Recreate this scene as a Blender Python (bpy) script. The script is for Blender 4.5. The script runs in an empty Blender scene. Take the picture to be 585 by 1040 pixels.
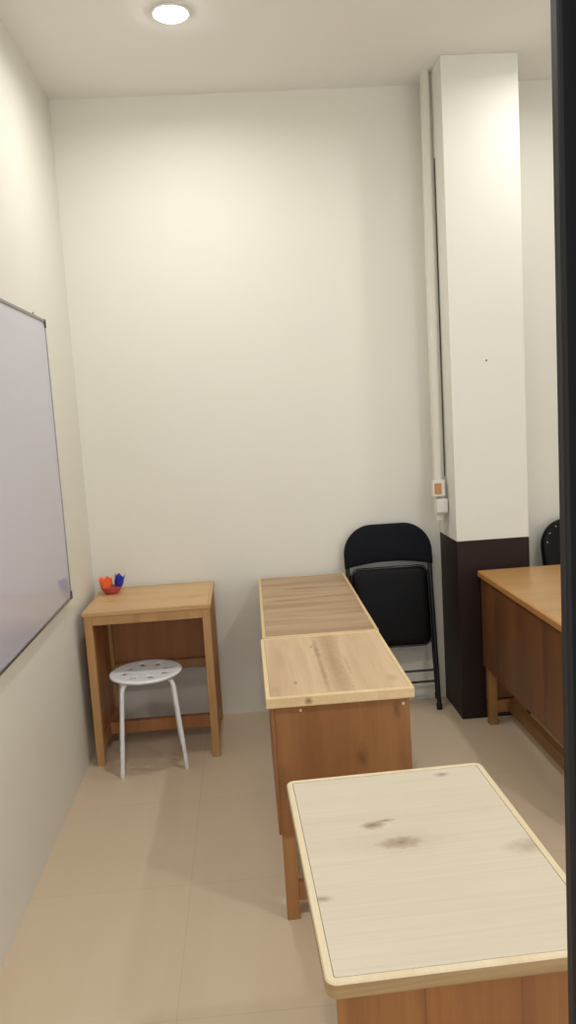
import bpy, bmesh, math, random
from mathutils import Vector, Matrix
random.seed(7)
PI = math.pi
scene = bpy.context.scene
C = scene.collection

# ------------------------------------------------------------------ camera
CX, CD, CH = 0.80321, 3.98822, 1.55
F, YAW, PITCH, ROLL = 800.03, 0.05185, 0.12552, -0.06134
cam_d = bpy.data.cameras.new('camera')
cam = bpy.data.objects.new('camera', cam_d)
C.objects.link(cam)
fw = Vector((math.sin(YAW)*math.cos(PITCH), math.cos(YAW)*math.cos(PITCH), -math.sin(PITCH)))
r0 = Vector((math.cos(YAW), -math.sin(YAW), 0))
u0 = r0.cross(fw)
r = math.cos(ROLL)*r0 + math.sin(ROLL)*u0
u = -math.sin(ROLL)*r0 + math.cos(ROLL)*u0
M = Matrix((r, u, -fw)).transposed().to_4x4()
M.translation = Vector((CX, -CD, CH))
cam.matrix_world = M
cam_d.sensor_fit = 'VERTICAL'
cam_d.sensor_height = 36.0
cam_d.sensor_width = 36.0*585/1040
cam_d.lens = F/1040*36.0
cam_d.clip_start = 0.05
scene.camera = cam

# ------------------------------------------------------------------ world, exposure
w = bpy.data.worlds.new('world'); scene.world = w
w.use_nodes = True
w.node_tree.nodes['Background'].inputs[0].default_value = (0.94, 0.96, 1.0, 1)
w.node_tree.nodes['Background'].inputs[1].default_value = 1.7
vs = scene.view_settings
vs.view_transform = 'Standard'; vs.look = 'None'; vs.gamma = 1.0; vs.use_curve_mapping = False
vs.exposure = 0.0
LAMP_E = 60.0           # radiance of a lit lens
LAMP_W = 12.0           # power of one downlight
LAMP_COL = (1.0, 0.99, 0.97)
LAMPS = [(0.641, -0.774, .72), (2.30, -0.774, .52), (0.641, -3.0, .95), (2.30, -3.0, 1.1)]

# ------------------------------------------------------------------ helpers
def lin(c):
    return tuple(((v/255)/12.92 if v/255 <= .04045 else ((v/255+.055)/1.055)**2.4) for v in c)

def new_mat(name):
    m = bpy.data.materials.new(name); m.use_nodes = True
    nt = m.node_tree
    return m, nt, nt.nodes['Principled BSDF']

def plain(name, rgb, rough=.5, metal=0., noise=.04, nscale=30., bump=0., bscale=200., spec=.5, coat=0.):
    m, nt, b = new_mat(name)
    N = nt.nodes; L = nt.links
    tc = N.new('ShaderNodeTexCoord')
    n = N.new('ShaderNodeTexNoise'); n.inputs['Scale'].default_value = nscale; n.inputs['Detail'].default_value = 3
    L.new(tc.outputs['Object'], n.inputs['Vector'])
    mix = N.new('ShaderNodeMix'); mix.data_type = 'RGBA'
    c = lin(rgb)
    mix.inputs['A'].default_value = tuple(v*(1-noise) for v in c)+(1,)
    mix.inputs['B'].default_value = tuple(min(1, v*(1+noise)) for v in c)+(1,)
    L.new(n.outputs['Fac'], mix.inputs['Factor'])
    L.new(mix.outputs['Result'], b.inputs['Base Color'])
    b.inputs['Roughness'].default_value = rough
    b.inputs['Metallic'].default_value = metal
    b.inputs['Specular IOR Level'].default_value = spec
    b.inputs['Coat Weight'].default_value = coat
    if bump:
        n2 = N.new('ShaderNodeTexNoise'); n2.inputs['Scale'].default_value = bscale
        L.new(tc.outputs['Object'], n2.inputs['Vector'])
        bp = N.new('ShaderNodeBump'); bp.inputs['Strength'].default_value = bump; bp.inputs['Distance'].default_value = .002
        L.new(n2.outputs['Fac'], bp.inputs['Height']); L.new(bp.outputs['Normal'], b.inputs['Normal'])
    return m

def wood(name, base, dark, axis='Y', scale=1.0, streak=.5, knots=(), rough=.4, planks=None, spec=.5, seed=0.):
    """pine / plywood: streaky grain along an axis, optional glued planks, optional knots (x,y,z,radius) in object space"""
    m, nt, b = new_mat(name)
    N = nt.nodes; L = nt.links
    tc = N.new('ShaderNodeTexCoord')
    mp = N.new('ShaderNodeMapping')
    s = {'X': (1.1, 14, 14), 'Y': (14, 1.1, 14), 'Z': (14, 14, 1.1)}[axis]
    mp.inputs['Scale'].default_value = tuple(v*scale for v in s)
    mp.inputs['Location'].default_value = (seed, seed*.7, seed*1.3)
    L.new(tc.outputs['Object'], mp.inputs['Vector'])
    n = N.new('ShaderNodeTexNoise'); n.inputs['Scale'].default_value = 1.0
    n.inputs['Detail'].default_value = 5; n.inputs['Roughness'].default_value = .6; n.inputs['Distortion'].default_value = .6
    L.new(mp.outputs['Vector'], n.inputs['Vector'])
    ramp = N.new('ShaderNodeValToRGB')
    ramp.color_ramp.elements[0].position = .34; ramp.color_ramp.elements[1].position = .62
    db = lin(dark); bb = lin(base)
    mixc = tuple(d*streak+v*(1-streak) for d, v in zip(db, bb))
    ramp.color_ramp.elements[0].color = mixc+(1,)
    ramp.color_ramp.elements[1].color = bb+(1,)
    L.new(n.outputs['Fac'], ramp.inputs['Fac'])
    col = ramp.outputs['Color']
    # fine grain
    mp2 = N.new('ShaderNodeMapping')
    s2 = {'X': (4, 160, 160), 'Y': (160, 4, 160), 'Z': (160, 160, 4)}[axis]
    mp2.inputs['Scale'].default_value = s2
    L.new(tc.outputs['Object'], mp2.inputs['Vector'])
    n2 = N.new('ShaderNodeTexNoise'); n2.inputs['Scale'].default_value = 1.0; n2.inputs['Detail'].default_value = 2
    L.new(mp2.outputs['Vector'], n2.inputs['Vector'])
    mr = N.new('ShaderNodeMapRange'); mr.inputs['To Min'].default_value = .90; mr.inputs['To Max'].default_value = 1.08
    L.new(n2.outputs['Fac'], mr.inputs['Value'])
    mul = N.new('ShaderNodeMix'); mul.data_type = 'RGBA'; mul.blend_type = 'MULTIPLY'
    mul.inputs['Factor'].default_value = 1.0
    L.new(col, mul.inputs['A']); L.new(mr.outputs['Result'], mul.inputs['B'])
    col = mul.outputs['Result']
    if planks:                                   # (axis index, width, strength): glued boards of slightly different tone
        ax, wd, st = planks
        sep = N.new('ShaderNodeSeparateXYZ'); L.new(tc.outputs['Object'], sep.inputs[0])
        dv = N.new('ShaderNodeMath'); dv.operation = 'DIVIDE'; dv.inputs[1].default_value = wd
        L.new(sep.outputs[ax], dv.inputs[0])
        off = N.new('ShaderNodeMath'); off.operation = 'ADD'; off.inputs[1].default_value = .37+seed
        L.new(dv.outputs[0], off.inputs[0])
        fl = N.new('ShaderNodeMath'); fl.operation = 'FLOOR'; L.new(off.outputs[0], fl.inputs[0])
        wn = N.new('ShaderNodeTexWhiteNoise'); wn.noise_dimensions = '1D'; L.new(fl.outputs[0], wn.inputs['W'])
        m2 = N.new('ShaderNodeMapRange'); m2.inputs['To Min'].default_value = 1-st; m2.inputs['To Max'].default_value = 1.04
        L.new(wn.outputs['Value'], m2.inputs['Value'])
        fr = N.new('ShaderNodeMath'); fr.operation = 'FRACT'; L.new(off.outputs[0], fr.inputs[0])
        gt = N.new('ShaderNodeMath'); gt.operation = 'LESS_THAN'; gt.inputs[1].default_value = .02
        L.new(fr.outputs[0], gt.inputs[0])
        ln = N.new('ShaderNodeMath'); ln.operation = 'MULTIPLY_ADD'
        ln.inputs[1].default_value = -.22; L.new(gt.outputs[0], ln.inputs[0]); L.new(m2.outputs['Result'], ln.inputs[2])
        mu = N.new('ShaderNodeMix'); mu.data_type = 'RGBA'; mu.blend_type = 'MULTIPLY'; mu.inputs['Factor'].default_value = 1
        L.new(col, mu.inputs['A']); L.new(ln.outputs[0], mu.inputs['B']); col = mu.outputs['Result']
    for k in knots:                              # (x, y, z, radius, strength)
        kx, ky, kz, kr, ks = k[:5]; q = k[5] if len(k) > 5 else .45
        st = {'X': (q, 1, 1), 'Y': (1, q, 1), 'Z': (1, 1, q)}[axis]
        mk = N.new('ShaderNodeVectorMath'); mk.operation = 'SUBTRACT'; mk.inputs[1].default_value = (kx, ky, kz)
        L.new(tc.outputs['Object'], mk.inputs[0])
        ms = N.new('ShaderNodeVectorMath'); ms.operation = 'MULTIPLY'; ms.inputs[1].default_value = st
        L.new(mk.outputs[0], ms.inputs[0])
        nk = N.new('ShaderNodeTexNoise'); nk.inputs['Scale'].default_value = 60
        L.new(tc.outputs['Object'], nk.inputs['Vector'])
        ln = N.new('ShaderNodeVectorMath'); ln.operation = 'LENGTH'; L.new(ms.outputs[0], ln.inputs[0])
        ad = N.new('ShaderNodeMath'); ad.operation = 'MULTIPLY_ADD'; ad.inputs[1].default_value = kr*.9
        L.new(nk.outputs['Fac'], ad.inputs[0]); L.new(ln.outputs['Value'], ad.inputs[2])
        rk = N.new('ShaderNodeMapRange'); rk.inputs['From Min'].default_value = kr*.55; rk.inputs['From Max'].default_value = kr*1.7
        rk.inputs['To Min'].default_value = ks; rk.inputs['To Max'].default_value = 0
        L.new(ad.outputs[0], rk.inputs['Value'])
        mx = N.new('ShaderNodeMix'); mx.data_type = 'RGBA'
        L.new(rk.outputs['Result'], mx.inputs['Factor']); L.new(col, mx.inputs['A'])
        mx.inputs['B'].default_value = (tuple(v*k[6] for v in db) if len(k) > 6 else lin((106, 70, 38)))+(1,)
        col = mx.outputs['Result']
    L.new(col, b.inputs['Base Color'])
    b.inputs['Roughness'].default_value = rough
    b.inputs['Specular IOR Level'].default_value = spec
    bp = N.new('ShaderNodeBump'); bp.inputs['Strength'].default_value = .12; bp.inputs['Distance'].default_value = .001
    L.new(n2.outputs['Fac'], bp.inputs['Height']); L.new(bp.outputs['Normal'], b.inputs['Normal'])
    return m

def obj(name, bm, mat, parent=None, smooth=False):
    me = bpy.data.meshes.new(name)
    bmesh.ops.recalc_face_normals(bm, faces=bm.faces[:])
    bm.to_mesh(me); bm.free()
    if mat: me.materials.append(mat)
    o = bpy.data.objects.new(name, me); C.objects.link(o)
    if parent is not None: o.parent = parent
    if smooth:
        for f in me.polygons: f.use_smooth = True
        try: me.set_sharp_from_angle(angle=math.radians(40))
        except Exception: pass
    return o

def thing(name, label, cat, loc=(0, 0, 0), rotz=0., group=None):
    o = bpy.data.objects.new(name, None); C.objects.link(o)
    o.location = loc; o.rotation_euler = (0, 0, rotz); o.empty_display_size = .1
    tag(o, label, cat, group)
    return o

def tag(o, label, cat, group=None):
    o['label'] = label; o['category'] = cat
    if group: o['group'] = group
    return o

def struct(name, bm, mat, parent=None, smooth=False):
    o = obj(name, bm, mat, parent, smooth)
    if parent is None: o['kind'] = 'structure'
    return o

def box(x0, x1, y0, y1, z0, z1, bev=.002, seg=2, bm=None):
    b = bmesh.new()
    vs_ = [b.verts.new((x, y, z)) for x in (x0, x1) for y in (y0, y1) for z in (z0, z1)]
    for f in ((0, 1, 3, 2), (4, 6, 7, 5), (0, 4, 5, 1), (2, 3, 7, 6), (0, 2, 6, 4), (1, 5, 7, 3)):
        b.faces.new([vs_[i] for i in f])
    bmesh.ops.recalc_face_normals(b, faces=b.faces[:])
    if bev:
        bmesh.ops.bevel(b, geom=b.edges[:], offset=bev, segments=seg, affect='EDGES', profile=.5)
    if bm is None: return b
    me = bpy.data.meshes.new('tmp'); b.to_mesh(me); b.free(); bm.from_mesh(me); bpy.data.meshes.remove(me)
    return bm

def rrect(w_, h_, rad, n=6, cx=0., cy=0.):
    pts = []
    for sx, sy, a0 in ((1, 1, 0), (-1, 1, PI/2), (-1, -1, PI), (1, -1, 1.5*PI)):
        for i in range(n+1):
            a = a0+PI/2*i/n
            pts.append((cx+sx*(w_/2-rad)+rad*math.cos(a), cy+sy*(h_/2-rad)+rad*math.sin(a)))
    return pts

def loft(loops, close_ends=True, bm=None, cyclic=False):
    bm = bm or bmesh.new()
    rows = [[bm.verts.new(p) for p in lp] for lp in loops]
    n = len(rows[0])
    pairs = list(zip(rows[:-1], rows[1:]))
    if cyclic: pairs.append((rows[-1], rows[0]))
    for a, b_ in pairs:
        for i in range(n):
            bm.faces.new((a[i], a[(i+1) % n], b_[(i+1) % n], b_[i]))
    if close_ends and not cyclic:
        bm.faces.new(rows[0][::-1]); bm.faces.new(rows[-1])
    return bm

def tube(pts, rad, seg=12, bm=None, closed=False):
    """round tube swept along a polyline (parallel transport), with end caps"""
    pts = [Vector(p) for p in pts]; n = len(pts)
    tang = []
    for i in range(n):
        a = pts[i-1] if (i > 0 or closed) else pts[i]
        b_ = pts[(i+1) % n] if (i < n-1 or closed) else pts[i]
        tang.append((b_-a).normalized())
    ref = Vector((0, 0, 1)) if abs(tang[0].z) < .9 else Vector((1, 0, 0))
    nrm = (ref-tang[0]*ref.dot(tang[0])).normalized()
    loops = []
    for i in range(n):
        nrm = (nrm-tang[i]*nrm.dot(tang[i])).normalized()
        bi = tang[i].cross(nrm)
        rr = rad[i] if isinstance(rad, (list, tuple)) else rad
        loops.append([pts[i]+nrm*rr*math.cos(2*PI*k/seg)+bi*rr*math.sin(2*PI*k/seg) for k in range(seg)])
    return loft(loops, not closed, bm, closed)

def smooth_path(ctrl, rad=.03, n=6):
    """polyline with rounded corners"""
    P = [Vector(p) for p in ctrl]; out = [P[0]]
    for a, b_, c in zip(P[:-2], P[1:-1], P[2:]):
        d1 = (a-b_); d2 = (c-b_)
        rr = min(rad, d1.length*.49, d2.length*.49)
        p1 = b_+d1.normalized()*rr; p2 = b_+d2.normalized()*rr
        for i in range(n+1):
            t = i/n
            out.append((1-t)**2*p1+2*t*(1-t)*b_+t*t*p2)
    out.append(P[-1])
    return out

def cyl(x, y, z0, z1, r_, seg=20, bm=None, bev=0.):
    prof = [(r_-bev, z0), (r_, z0+bev), (r_, z1-bev), (r_-bev, z1)] if bev else [(r_, z0), (r_, z1)]
    return loft([[(x+a*math.cos(2*PI*k/seg), y+a*math.sin(2*PI*k/seg), z) for k in range(seg)] for a, z in prof], True, bm)

# ------------------------------------------------------------------ materials
WALL = plain('wall_paint', (228, 225, 213), rough=.75, noise=.015, nscale=3, bump=.06, bscale=350, spec=.25)
CEIL = plain('ceiling_paint', (239, 237, 232), rough=.85, noise=.012, nscale=2, spec=.2)
COLUMN_PAINT = plain('column_paint', (228, 227, 216), rough=.7, noise=.012, nscale=4, bump=.04, bscale=350, spec=.25)
COLUMN_DARK = plain('dark_brown_paint', (40, 26, 23), rough=.5, noise=.06, nscale=5, spec=.25)
WHITE_PLASTIC = plain('white_plastic', (225, 223, 214), rough=.4, noise=.01)
BLACK_FRAME = plain('black_frame', (19, 18, 20), rough=.5, noise=.05, spec=.35)
BLACK_STEEL = plain('black_steel', (11, 11, 12), rough=.35, noise=.05)
GLOSS_BLACK = plain('glossy_black_trim', (12, 12, 13), rough=.15)
BLACK_FABRIC = plain('black_fabric', (15, 18, 24), rough=.8, noise=.25, nscale=300, bump=.25, bscale=600, spec=.2)
BLACK_VINYL = plain('black_vinyl', (9, 8, 8), rough=.45, noise=.12, nscale=80, bump=.15, bscale=300, spec=.15)
RUBBER = plain('black_rubber', (14, 14, 14), rough=.8)
BOARD = plain('whiteboard_surface', (202, 200, 212), rough=.06, noise=.008, nscale=2, spec=.35)
ALU = plain('aluminium', (150, 150, 150), rough=.35, metal=.9, noise=.03)
CAP = plain('grey_plastic_cap', (70, 68, 70), rough=.5)
STEEL_WHITE = plain('white_lacquered_steel', (236, 238, 240), rough=.22, noise=.008)
DARK_CABLE = plain('dark_cable', (70, 66, 58), rough=.6)
ORANGE_LABEL = plain('orange_brown_plastic', (196, 138, 82), rough=.5)
SCREW = plain('pale_filler', (226, 200, 160), rough=.5)
ORANGE = plain('orange_plastic', (255, 118, 66), rough=.4, noise=.05)
BLUE = plain('blue_plastic', (28, 44, 170), rough=.3, noise=.08)
RED = plain('red_plastic', (188, 78, 82), rough=.35, noise=.05)

def floor_mat():
    m, nt, b = new_mat('beige_floor_tiles'); N = nt.nodes; L = nt.links
    tc = N.new('ShaderNodeTexCoord')
    mp = N.new('ShaderNodeMapping'); mp.inputs['Scale'].default_value = (6, 1.0, 1)
    L.new(tc.outputs['Object'], mp.inputs['Vector'])
    n = N.new('ShaderNodeTexNoise'); n.inputs['Scale'].default_value = 1.3; n.inputs['Detail'].default_value = 4
    L.new(mp.outputs['Vector'], n.inputs['Vector'])
    mix = N.new('ShaderNodeMix'); mix.data_type = 'RGBA'
    mix.inputs['A'].default_value = lin((200, 179, 152))+(1,); mix.inputs['B'].default_value = lin((210, 191, 165))+(1,)
    L.new(n.outputs['Fac'], mix.inputs['Factor'])
    br = N.new('ShaderNodeTexBrick')
    br.offset = 0.0
    br.inputs['Scale'].default_value = 1.0; br.inputs['Brick Width'].default_value = .6; br.inputs['Row Height'].default_value = .6
    br.inputs['Mortar Size'].default_value = .0016; br.inputs['Mortar Smooth'].default_value = .3
    br.inputs['Color1'].default_value = (1, 1, 1, 1); br.inputs['Color2'].default_value = (.975, .975, .975, 1)
    br.inputs['Mortar'].default_value = (.86, .85, .84, 1)
    mb = N.new('ShaderNodeMapping'); mb.inputs['Location'].default_value = (0.07, 0.3, 0)
    L.new(tc.outputs['Object'], mb.inputs['Vector']); L.new(mb.outputs['Vector'], br.inputs['Vector'])
    mu = N.new('ShaderNodeMix'); mu.data_type = 'RGBA'; mu.blend_type = 'MULTIPLY'; mu.inputs['Factor'].default_value = 1
    L.new(mix.outputs['Result'], mu.inputs['A']); L.new(br.outputs['Color'], mu.inputs['B'])
    # little dark specks of dirt
    vo = N.new('ShaderNodeTexVoronoi'); vo.inputs['Scale'].default_value = 3.2
    L.new(tc.outputs['Object'], vo.inputs['Vector'])
    lt = N.new('ShaderNodeMapRange'); lt.inputs['From Min'].default_value = .012; lt.inputs['From Max'].default_value = .03
    lt.inputs['To Min'].default_value = .55; lt.inputs['To Max'].default_value = 0
    L.new(vo.outputs['Distance'], lt.inputs['Value'])
    m3 = N.new('ShaderNodeMix'); m3.data_type = 'RGBA'; m3.inputs['B'].default_value = lin((90, 70, 55))+(1,)
    L.new(lt.outputs['Result'], m3.inputs['Factor']); L.new(mu.outputs['Result'], m3.inputs['A'])
    L.new(m3.outputs['Result'], b.inputs['Base Color'])
    rr = N.new('ShaderNodeMapRange'); rr.inputs['To Min'].default_value = .26; rr.inputs['To Max'].default_value = .42
    L.new(n.outputs['Fac'], rr.inputs['Value']); L.new(rr.outputs['Result'], b.inputs['Roughness'])
    b.inputs['Specular IOR Level'].default_value = .4
    return m
FLOOR = floor_mat()

# ------------------------------------------------------------------ setting
CEIL_Z = 3.08
RX, FY, BY = 4.2, -3.416, -5.4          # right wall, partition, corridor wall
struct('floor', box(-.12, RX+.12, BY-.12, .12, -.1, 0, 0), FLOOR)
struct('ceiling', box(-.12, RX+.12, BY-.12, .12, CEIL_Z, CEIL_Z+.1, 0), CEIL)
struct('wall_left', box(-.12, 0, BY-.12, .12, 0, CEIL_Z, 0), WALL)
struct('wall_back', box(0, RX, 0, .12, 0, CEIL_Z, 0), WALL)
struct('wall_right', box(RX, RX+.12, BY-.12, .12, 0, CEIL_Z, 0), WALL)
# door jamb of the doorway the picture is taken through
d = box(1.0405, 1.075, FY-.002, FY+.014, 0, CEIL_Z, .003)
box(1.06, 1.16, FY-.09, FY+.006, 0, CEIL_Z, .002, bm=d)
struct('door_1', d, BLACK_FRAME)
# square column, white above and dark brown below
CX0, CX1, CYF, CZD = 1.792, 2.144, -.3187, .8875
col = struct('column', box(CX0, CX1, CYF, 0, CZD, CEIL_Z, .003), COLUMN_PAINT)
struct('dark_dado', box(CX0-.001, CX1+.001, CYF-.001, 0, 0, CZD, .002), COLUMN_DARK, col)
bm = bmesh.new()
tube([(1.961, CYF+.001, 1.734), (1.961, CYF-.004, 1.734)], .004, 8, bm)
obj('nail', bm, CAP, col)

# ------------------------------------------------------------------ ceiling downlights
def emis(k):
    m, nt, b = new_mat('lit_lens')
    b.inputs['Base Color'].default_value = (.9, .9, .9, 1)
    b.inputs['Emission Color'].default_value = LAMP_COL+(1,)
    b.inputs['Emission Strength'].default_value = LAMP_E*k
    return m
def downlight(x, y, k, label):
    t = thing('downlight', label, 'ceiling light', (x, y, CEIL_Z), 0, 'round ceiling downlights')
    seg = 40
    prof = [(.062, -.001), (.074, -.001), (.076, -.005), (.073, -.009), (.066, -.010), (.062, -.006)]
    obj('trim_ring', loft([[(a*math.cos(2*PI*i/seg), a*math.sin(2*PI*i/seg), z) for i in range(seg)] for a, z in prof], False, None, True),
        WHITE_PLASTIC, t, True)
    lp = [(.063, -.007), (.062, -.012), (.050, -.018), (.030, -.022), (.016, -.0235), (.003, -.024)]
    ln_ = obj('lens', loft([[(a*math.cos(2*PI*i/seg), a*math.sin(2*PI*i/seg), z) for i in range(seg)] for a, z in lp]), emis(k), t, True)
    ld = bpy.data.lights.new('lamp_bulb', 'AREA'); ld.shape = 'DISK'; ld.size = .10
    ld.energy = LAMP_W*k; ld.color = LAMP_COL; ld.spread = math.radians(168)
    lo = bpy.data.objects.new('lamp_bulb', ld); C.objects.link(lo); lo.parent = t; lo.location = (0, 0, -.026)
    return t
downlight(*LAMPS[0], 'round lit downlight in the ceiling nearest the whiteboard and back wall')
downlight(*LAMPS[1], 'round lit ceiling downlight above the right hand desks in front of the column')
downlight(*LAMPS[2], 'round lit ceiling downlight above the doorway')
downlight(*LAMPS[3], 'round lit ceiling downlight in the front right of the room')

# ------------------------------------------------------------------ whiteboard on the left wall
BZ0, BZ1, BYR, BYL = .807, 1.993, -.581, -2.98
wb = thing('whiteboard', 'large white glossy whiteboard with thin metal frame on the left wall', 'whiteboard', (0, (BYR+BYL)/2, BZ0))
oy, oz = (BYR+BYL)/2, BZ0
H_, L_ = BZ1-BZ0, BYR-BYL
obj('board_panel', box(.001, .015, -L_/2+.004, L_/2-.004, .004, H_-.004, .001), BOARD, wb)
obj('frame_strip', box(.0005, .020, -L_/2+.02, L_/2-.02, H_-.012, H_, .002), ALU, wb)
obj('frame_strip', box(.0005, .020, -L_/2+.02, L_/2-.02, 0, .012, .002), ALU, wb)
obj('frame_strip', box(.0005, .018, L_/2-.010, L_/2, .02, H_-.02, .002), ALU, wb)
obj('frame_strip', box(.0005, .018, -L_/2, -L_/2+.010, .02, H_-.02, .002), ALU, wb)
for sy in (-1, 1):
    for zz in (0, 1):
        b = bmesh.new()
        y1, y0 = sy*(L_/2+.001), sy*(L_/2-.028)
        za, zb = (H_-.013, H_+.001) if zz else (-.001, .013)
        box(.0005, .0215, min(y0, y1), max(y0, y1), za, zb, .003, bm=b)
        za, zb = (H_-.034, H_-.006) if zz else (.006, .034)
        y0 = sy*(L_/2-.012)
        box(.0005, .0212, min(y0, y1), max(y0, y1), za, zb, .003, bm=b)
        obj('corner_cap', b, CAP, wb)
for yy in (-.713, -2.85):
    b = box(.002, .006, yy-oy-.006, yy-oy+.006, H_-.004, H_+.016, .001)
    obj('hanging_bracket', b, ALU, wb)

# ------------------------------------------------------------------ desks
def desk(label, loc, rotz, L, W, H, mats, rim=True, group='wooden desks', tt=.028, rad=.014, rail=0., screws=(), inset=False, lw=.040, ov=.014, leg_in=0., side=None, end_z=.118):
    """local frame: long side along y, modesty panel on -x, pupil side +x; end panels on both y ends"""
    t = thing('wooden_desk', label, 'desk', loc, rotz, group)
    mt, medge, mp, ml, mend = mats
    if inset: ov = .005
    x0, x1, y0, y1 = -W/2+ov, W/2-ov, -L/2+ov, L/2-ov
    pt = .009                                    # panel board
    if inset: lw = .036
    # top board with solid wood edging
    e = .013
    zt, zb = H, H-tt
    def lp(inset, z, rr): return [(x, y, z) for x, y in rrect(W-2*inset, L-2*inset, max(rr, .001))]
    obj('tabletop', loft([lp(e+.0012, zb+.002, rad*.3), lp(e+.0012, zt, rad*.3)]), mt, t)
    eo = obj('edging', loft([lp(e+.0002, zb, rad*.3), lp(.002, zb, rad), lp(0, zb+.003, rad), lp(0, zt-.002, rad), lp(.002, zt+.0006, rad*.95),
                        lp(e-.002, zt+.0008, rad*.35), lp(e+.0002, zt+.0002, rad*.3)], False, None, True), medge, t)
    if side:
        eo.data.materials.append(side)
        for f in eo.data.polygons:
            if f.center.z < zt-.003: f.material_index = 1
    ztop = zb
    # legs sit behind the outer panels
    lx0, lx1, ly0, ly1 = (x0+pt, x1, y0, y1) if inset else (x0+pt, x1-leg_in, y0+pt, y1-pt)
    for ax in (lx0, lx1-lw):
        for ay in (ly0, ly1-lw):
            obj('leg', box(ax, ax+lw, ay, ay+lw, 0, ztop, .002), ml, t)
    # panel on the long side
    obj('modesty_panel', box(x0, x0+pt, y0, y1, .285, ztop, .0012), mp, t)
    # end panels
    for k, (ya, yb) in enumerate(((y0, y0+pt), (y1-pt, y1))):
        if inset:
            sh = .010 if k == 0 else -.010
            p = obj('end_panel', box(lx0+lw, lx1-lw, ya+sh, yb+sh, .1165, ztop, .001), mp, t)
        else:
            p = obj('end_panel', box(x0+pt+.0003, x1-(leg_in if k == 0 else 0), ya, yb, end_z, ztop, .0012), mend, t)
        if k == 0:
            for sx, sz in screws:
                b = bmesh.new(); tube([(sx, y0+.001, sz), (sx, y0-.0012, sz)], .0045, 10, b)
                obj('screw_plug', b, SCREW, p)
    # rails near the floor: one at each end, one long rail along the middle
    for yy in (ly0+.006, ly1-.006-.026):
        obj('end_rail', box(lx0+lw, lx1-lw, yy, yy+.026, .058, .116, .0015), mp if inset else ml, t)
    obj('long_rail', box(rail-.016, rail+.016, ly0+.032, ly1-.032, .058, .116, .0015), mp if inset else ml, t)
    # batten along the lower edge of the panel, apron under the top on the open side
    obj('panel_batten', box(lx0+.0002, lx0+.024, ly0+lw, ly1-lw, .287, .332, .0015), ml, t)
    obj('apron', box(lx1-.022, lx1-.001, ly0+lw, ly1-lw, ztop-.042, ztop, .0015), ml, t)
    return t

LEGW = wood('pine_legs', (205, 160, 104), (170, 112, 58), 'Z', streak=.6, rough=.45)
LEGD = wood('varnished_pine_legs', (172, 124, 76), (136, 88, 48), 'Z', streak=.7, rough=.42, seed=3)
PLY = wood('plywood_edge', (182, 154, 110), (140, 106, 64), 'X', scale=1.2, streak=.8, rough=.5, seed=20)
EDGE = wood('pale_edging', (226, 198, 152), (205, 170, 118), 'Y', streak=.4, rough=.42)
EDGE_PALE = wood('cream_edging', (220, 205, 172), (204, 182, 142), 'Y', streak=.4, rough=.42, seed=2)

# desk behind the stool, against the back wall (panel to the wall)
T0 = wood('honey_pine_top', (206, 170, 122), (182, 138, 90), 'Y', streak=.55, rough=.4, knots=((.054, -.187, .72, .009, .75), (.074, .193, .72, .016, .3)), seed=1)
E0 = wood('honey_pine_edging', (202, 162, 112), (174, 128, 80), 'Y', streak=.5, rough=.42, seed=5)
L0 = wood('honey_pine_legs', (192, 150, 98), (164, 116, 66), 'Z', streak=.6, rough=.42, seed=6)
P0 = wood('brown_ply_panel', (186, 128, 80), (154, 98, 54), 'Z', streak=.6, rough=.5, seed=7)
desk('honey pine desk with white stool in front, against the back wall by the whiteboard', (.324, -.268, 0), -PI/2, .572, .498, .72,
     (T0, E0, P0, L0, L0), tt=.020, rad=.003, inset=True)
# row of three desks down the middle
T3 = wood('streaky_brown_ply_top', (180, 152, 119), (142, 110, 78), 'X', scale=1.1, streak=.75, rough=.45,
          knots=((-.09, .03, .72, .015, .8, .12, .6), (.1, .055, .72, .011, .7, .08, .68), (0, .25, .72, .017, .8, .15, .6), (-.05, .245, .72, .008, .7, .2, .6), (-.1, -.24, .72, .010, .4, .1, .85), (.08, .18, .72, .012, .3, .08, .9)), seed=11)
E3 = wood('light_edging', (220, 192, 144), (200, 164, 112), 'Y', streak=.5, rough=.42, seed=8)
PM = wood('orange_brown_ply', (158, 108, 62), (128, 80, 42), 'Z', scale=.7, streak=.65, rough=.45, seed=12)
d3 = desk('long brown streaky topped desk reaching the back wall beside the folding chair', (1.051, -.585, 0), math.radians(-.5), 1.082, .440, .72,
     (T3, E3, PM, LEGD, PM), rad=.004)
T2 = wood('two_tone_pine_top', (210, 183, 146), (174, 138, 98), 'Y', scale=.7, streak=.55, rough=.42,
          knots=((.012, .0, .72, .036, .75, .05, .82), (-.031, .12, .72, .010, .8, .07, .62), (-.031, -.12, .72, .009, .75, .05, .68), (.055, -.05, .72, .006, .45, .06, .8),
                 (-.16, .05, .72, .014, .45, .1, .95), (-.125, -.19, .72, .007, .7), (-.045, .17, .72, .007, .6), (.172, -.21, .72, .022, .45, .6, .8), (-.19, -.24, .72, .02, .4, .5, .8),
                 (-.11, .06, .72, .004, .6, 2.5)), seed=4.1)
PE2 = wood('orange_brown_end_panel', (152, 104, 60), (120, 76, 40), 'Z', scale=.6, streak=.7, rough=.45,
           knots=((.057, -.30, .508, .018, .95), (.168, -.30, .652, .013, .9), (-.19, -.30, .44, .03, .5), (.185, -.30, .48, .03, .4, .3), (-.2, -.30, .6, .022, .4, .15)), seed=2.3)
E2 = wood('light_edging_with_knot', (226, 200, 155), (206, 172, 122), 'Y', streak=.5, rough=.42,
          knots=((-.095, -.31, .704, .012, .95, .8),), seed=9)
d2 = desk('middle desk of the central row, two tone pine top and brown end panel', (1.041, -1.448, 0), 0, .622, .443, .72,
     (T2, E2, PM, LEGD, PE2), tt=.032, rad=.005, end_z=.285, screws=((-.12, .672), (.188, .668)))
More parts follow.
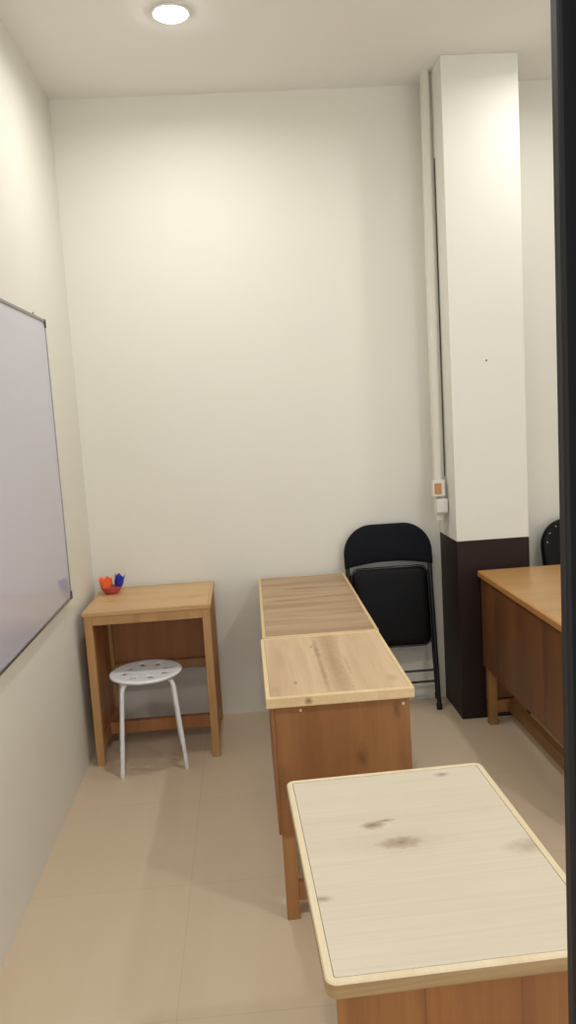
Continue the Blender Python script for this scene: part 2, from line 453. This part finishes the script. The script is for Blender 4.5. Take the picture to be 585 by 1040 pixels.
T1 = wood('cream_whitewood_top', (206, 196, 176), (191, 176, 150), 'X', scale=.4, streak=.35, rough=.42,
          knots=((.072, -.100, .72, .014, .8, .6), (.045, -.112, .72, .006, .7, .3), (.03, -.026, .72, .040, .3, .4, .75), (.03, -.028, .72, .020, .75, .5), (.03, -.028, .72, .012, .7, .5, .85),
                 (.03, -.028, .72, .004, .6, .4), (.206, .12, .72, .009, .6), (-.123, -.283, .72, .009, .6), (-.208, .03, .72, .026, .45, .5)), seed=6.6)
PE1 = wood('planked_end_panel', (170, 116, 64), (128, 74, 36), 'Z', scale=.7, streak=.7, rough=.45, planks=(0, .15, .16), seed=.13)
d1 = desk('nearest desk with cream top and two dark knots, in the foreground', (1.086, -2.607, 0), math.radians(181.9), .650, .452, .72,
     (T1, EDGE_PALE, PM, LEGD, PE1), tt=.026, rad=.018, ov=.016, leg_in=.080, side=PLY)
# long desk on the right
T4 = wood('golden_varnished_top', (190, 148, 94), (164, 118, 68), 'X', scale=.8, streak=.5, rough=.3, seed=14)
E4 = wood('golden_edging', (190, 138, 78), (160, 108, 54), 'Y', streak=.5, rough=.36, seed=15)
P4 = wood('dark_orange_planked_panel', (126, 82, 46), (92, 55, 28), 'Z', scale=.6, streak=.8, rough=.42, planks=(1, .14, .18), seed=16.2)
L4 = wood('yellow_pine_legs', (156, 114, 66), (128, 88, 46), 'Z', streak=.5, rough=.42, seed=17)
desk('long golden brown desk beside the column, cut off by the black door frame', (2.099, -.918, 0), math.radians(.2), 1.13, .446, .748,
     (T4, E4, P4, L4, P4), tt=.026, rail=-.085)

# ------------------------------------------------------------------ white stool
st = thing('round_stool', 'round white metal stool with holes in the seat, in front of the pine desk', 'stool', (.2955, -.4925, 0), math.radians(9.5))
SH, SR = .43, .163
rings = [.0, .03, .06, .083, .090, .102, .109, .13, .150, .158, .1625, .163]
zs = [-.004, -.004, -.0038, -.0035, -.0034, -.003, -.0028, -.0015, 0, -.0005, -.004, -.012]
n = 96
b = bmesh.new()
rows = []
for rr, zz in zip(rings, zs):
    if rr == 0: rows.append([b.verts.new((0, 0, SH+zz))])
    else: rows.append([b.verts.new((rr*math.cos(2*PI*k/n), rr*math.sin(2*PI*k/n), SH+zz)) for k in range(n)])
for i in range(len(rings)-1):
    for k in range(n):
        k2 = (k+1) % n
        if i == 0: b.faces.new((rows[0][0], rows[1][k], rows[1][k2])); continue
        hole = 3 <= i <= 5 and (k % 12) < 4
        if i in (3, 5) and (k % 12) in (0, 3): hole = False     # rounded slot ends
        if hole: continue
        b.faces.new((rows[i][k], rows[i+1][k], rows[i+1][k2], rows[i][k2]))
bmesh.ops.recalc_face_normals(b, faces=b.faces[:])
seat = obj('seat', b, STEEL_WHITE, st, True)
sm = seat.modifiers.new('thickness', 'SOLIDIFY'); sm.thickness = .0022; sm.offset = -1
for sx in (-1, 1):
    for sy in (-1, 1):
        top = Vector((sx*.030, sy*.030, SH-.016)); kn = Vector((sx*.110, sy*.110, SH-.018)); ft = Vector((sx*.142, sy*.142, .006))
        leg = obj('leg', tube(smooth_path([top, kn, ft], .045, 8), .0095, 14), STEEL_WHITE, st, True)
        dirv = (ft-kn).normalized()
        obj('foot_cap', tube([ft-dirv*.02, ft-dirv*.002, Vector((ft.x, ft.y, 0))], [.0102, .0105, .0095], 14), WHITE_PLASTIC, leg, True)
b = bmesh.new()
cyl(0, 0, SH-.028, SH-.010, .05, 24, b, .003)
obj('seat_plate', b, STEEL_WHITE, st, True)

# ------------------------------------------------------------------ folding chairs leaning on the back wall
def folding_chair(label, x, ybot, ytop, back_mat, worn=False):
    Hc, hw, R_ = .962, .211, .135
    lean = math.atan2(ytop-ybot, Hc)
    t = thing('folding_chair', label, 'chair', (x, ybot, 0), 0, 'folded chairs against the back wall')
    t.rotation_euler = (-lean, 0, 0)
    tr = .0115
    # front frame: inverted U
    def arch(hw_, top, rad, zfoot, flare=0., y=0., n_=10):
        P = [(-hw_-flare, y, zfoot), (-hw_, y, .55)]
        for i in range(n_+1):
            a = PI-PI/2*i/n_
            P.append((-hw_+rad+rad*math.cos(a), y, top-rad+rad*math.sin(a)))
        for i in range(n_+1):
            a = PI/2-PI/2*i/n_
            P.append((hw_-rad+rad*math.cos(a), y, top-rad+rad*math.sin(a)))
        P += [(hw_, y, .55), (hw_+flare, y, zfoot)]
        return P
    fr = obj('front_frame', tube(arch(hw, Hc-tr, R_, .02, 0), tr, 12), BLACK_STEEL, t, True)
    for s in (-1, 1):
        obj('rubber_foot', cyl(s*hw, 0, 0, .035, .015, 14, None, .003), RUBBER, fr, True)
    # rear legs: U folded flat just behind the front frame
    zr = .07
    rear = obj('rear_frame', tube(smooth_path([(-hw, .027, zr), (-hw+.004, .026, .50), (-hw+.012, .026, .62)], .05), tr*.92, 12), BLACK_STEEL, t, True)
    b = bmesh.new(); tube(smooth_path([(hw, .027, zr), (hw-.004, .026, .50), (hw-.012, .026, .62)], .05), tr*.92, 12, b)
    rear2 = obj('rear_frame', b, BLACK_STEEL, t, True)
    for s, rf in ((-1, rear), (1, rear2)):
        obj('rubber_foot', cyl(s*hw, .027, zr-.02, zr+.015, .0135, 14, None, .003), RUBBER, rf, True)
    obj('cross_bar', tube([(-hw, 0, .205), (hw, 0, .205)], .006, 10), BLACK_STEEL, t, True)
    obj('cross_bar', tube([(-hw, .027, .142), (hw, .027, .142)], .006, 10), BLACK_STEEL, t, True)
    # backrest: padded board that fills the arch, concave lower edge
    def outline(ins, y):
        top, hw_, rad = Hc+.004-ins, hw+.014-ins, R_+.012-ins
        P = []
        n_ = 12
        for i in range(n_+1):
            a = PI-PI/2*i/n_
            P.append((-hw_+rad+rad*math.cos(a), y, top-rad+rad*math.sin(a)))
        for i in range(n_+1):
            a = PI/2-PI/2*i/n_
            P.append((hw_-rad+rad*math.cos(a), y, top-rad+rad*math.sin(a)))
        m_ = 16
        for i in range(m_+1):
            s = 1-2*i/m_
            P.append((s*hw_, y, .748-(.06 if worn else 0)+ins+.026*(1-s*s)))
        return P
    bk = obj('backrest', loft([outline(.012, .017), outline(.003, .013), outline(0, .004), outline(0, -.012), outline(.004, -.019), outline(.014, -.024),
                          outline(.035, -.027)]), back_mat, t, True)
    if worn:
        for ang in (100, 122, 145, 168):
            a = math.radians(ang); rad = R_-.012
            px_, pz_ = -hw-.012+R_+.012+rad*math.cos(a), Hc+.004-R_-.012+rad*math.sin(a)
            ico = bmesh.new(); bmesh.ops.create_icosphere(ico, subdivisions=1, radius=.004, matrix=Matrix.Translation((px_, -.0245, pz_)) @ Matrix.Diagonal((1.3, .5, .8, 1)))
            obj('stitch', ico, WHITE_PLASTIC, bk)
    # seat, folded up into the plane of the frame
    def so(ins, y): return [(px_, y, pz_) for px_, pz_ in rrect(.392-2*ins, .400-2*ins, .045, 6, 0, .540)]
    s_ = obj('seat', loft([so(.010, .012), so(.002, .009), so(0, .004), so(0, -.010), so(.004, -.018), so(.014, -.023), so(.04, -.026)]), BLACK_VINYL, t, True)
    obj('seat_rim', tube([(px_, -.006, pz_) for px_, pz_ in rrect(.394, .402, .046, 6, 0, .540)], .0065, 10, None, True), GLOSS_BLACK, s_, True)
    for s in (-1, 1):
        b = bmesh.new(); box(s*(hw-.012)-.010, s*(hw-.012)+.010, -.006, .030, .44, .57, .004, bm=b)
        obj('hinge_bracket', b, BLACK_STEEL, t, True)
    return t
folding_chair('black folding chair folded flat, leaning on the wall left of the column', 1.503, -.170, -.040, BLACK_FABRIC)
folding_chair('black folding chair with pale stitches, behind the desk right of the column', 2.512, -.335, -.040, BLACK_VINYL, True)

# ------------------------------------------------------------------ trunking and boxes beside the column
tk = thing('cable_trunking', 'slim white cable trunking running from ceiling down the column corner', 'trunking', (1.765, -.14, .93))
b = bmesh.new()
lo_, hi_ = (-.024, .93), (-.012, CEIL_Z)
loops = []
for z, xo in ((.045, -.012), (1.2, -.011), (CEIL_Z-.93, -.004)):
    loops.append([(xo-.015, -.022, z), (xo+.015, -.022, z), (xo+.015, .022, z), (xo-.015, .022, z)])
loft(loops, True, b)
bmesh.ops.bevel(b, geom=[e for e in b.edges if abs((e.verts[0].co-e.verts[1].co).z) > .3], offset=.003, segments=2, affect='EDGES')
obj('channel', b, WALL, tk)
cb = obj('dark_cable', tube([(1.790, -.165, 2.69), (1.788, -.164, 2.2), (1.7865, -.165, 1.7), (1.7855, -.165, 1.4), (1.7845, -.166, 1.19)], .0032, 8), DARK_CABLE, None, True)
tag(cb, 'thin dark cable running down beside the white trunking into the socket box', 'cable')
s1 = thing('switch_box', 'small white box with orange brown front on the trunking, upper of two', 'socket', (1.747, -.163, 1.096))
obj('housing', box(-.031, .031, -.034, -.0005, 0, .080, .004), WHITE_PLASTIC, s1)
obj('orange_plate', box(-.024, .011, -.037, -.0335, .012, .066, .0015), ORANGE_LABEL, s1)
s2 = thing('socket_box', 'small plain white socket box on the trunking, lower of two', 'socket', (1.759, -.163, 1.014))
obj('housing', box(-.030, .030, -.036, -.0005, 0, .070, .005), WHITE_PLASTIC, s2)
obj('cover', box(-.027, .027, -.040, -.0355, .004, .064, .002), WHITE_PLASTIC, s2)

# ------------------------------------------------------------------ dish with coloured pieces on the pine desk
DX, DY, DZ = .112, -.140, .7208
seg = 28
prof = [(.004, 0), (.030, 0), (.040, .010), (.051, .028), (.053, .033), (.0505, .034), (.047, .026), (.004, .025)]
dish = obj('shallow_dish', loft([[(a*1.0*math.cos(2*PI*k/seg), a*.9*math.sin(2*PI*k/seg), z) for k in range(seg)] for a, z in prof]), RED, None, True)
dish.location = (DX, DY, DZ)
tag(dish, 'small red plastic dish on the pine desk holding orange and blue pieces', 'dish')

def crown(name, mat, label, loc, rx, ry, h, peaks, rot=0, tilt=0., lean=0.):
    """crinkled open plastic cup with a jagged rim"""
    n_ = peaks*4
    loops = []
    for rr, z, jag in ((.45, 0, 0), (.80, .003, 0), (.95, h*.3, 0), (1.0, h*.7, .3), (1.06, h*.85, 1), (.98, h*.84, 1), (.9, h*.6, .3), (.8, h*.3, 0), (.3, .010, 0)):
        lp_ = []
        for k in range(n_):
            a = 2*PI*k/n_
            j = (1 if k % 4 == 0 else -.4 if k % 4 == 2 else .2)
            wob = 1+.06*math.sin(3*a+1)
            lp_.append((rx*rr*wob*math.cos(a)*(1-.05*j*(jag > 0)), ry*rr*wob*math.sin(a), z+jag*j*h*.22))
        loops.append(lp_)
    o = obj(name, loft(loops), mat, None, True)
    o.location = loc; o.matrix_world = Matrix.Translation(loc) @ Matrix.Rotation(lean, 4, 'Y') @ Matrix.Rotation(tilt, 4, 'X') @ Matrix.Rotation(rot, 4, 'Z')
    return tag(o, label, 'toy')
crown('plastic_cup', ORANGE, 'crinkled bright orange plastic piece in the red dish', (DX-.0235, DY-.006, DZ+.0285), .0315, .034, .052, 6, .3, .06, -.06)
crown('plastic_cup', BLUE, 'dark blue plastic piece in the red dish, beside the orange one', (DX+.0335, DY+.002, DZ+.0345), .0235, .028, .056, 4, .3, -.06, .22)
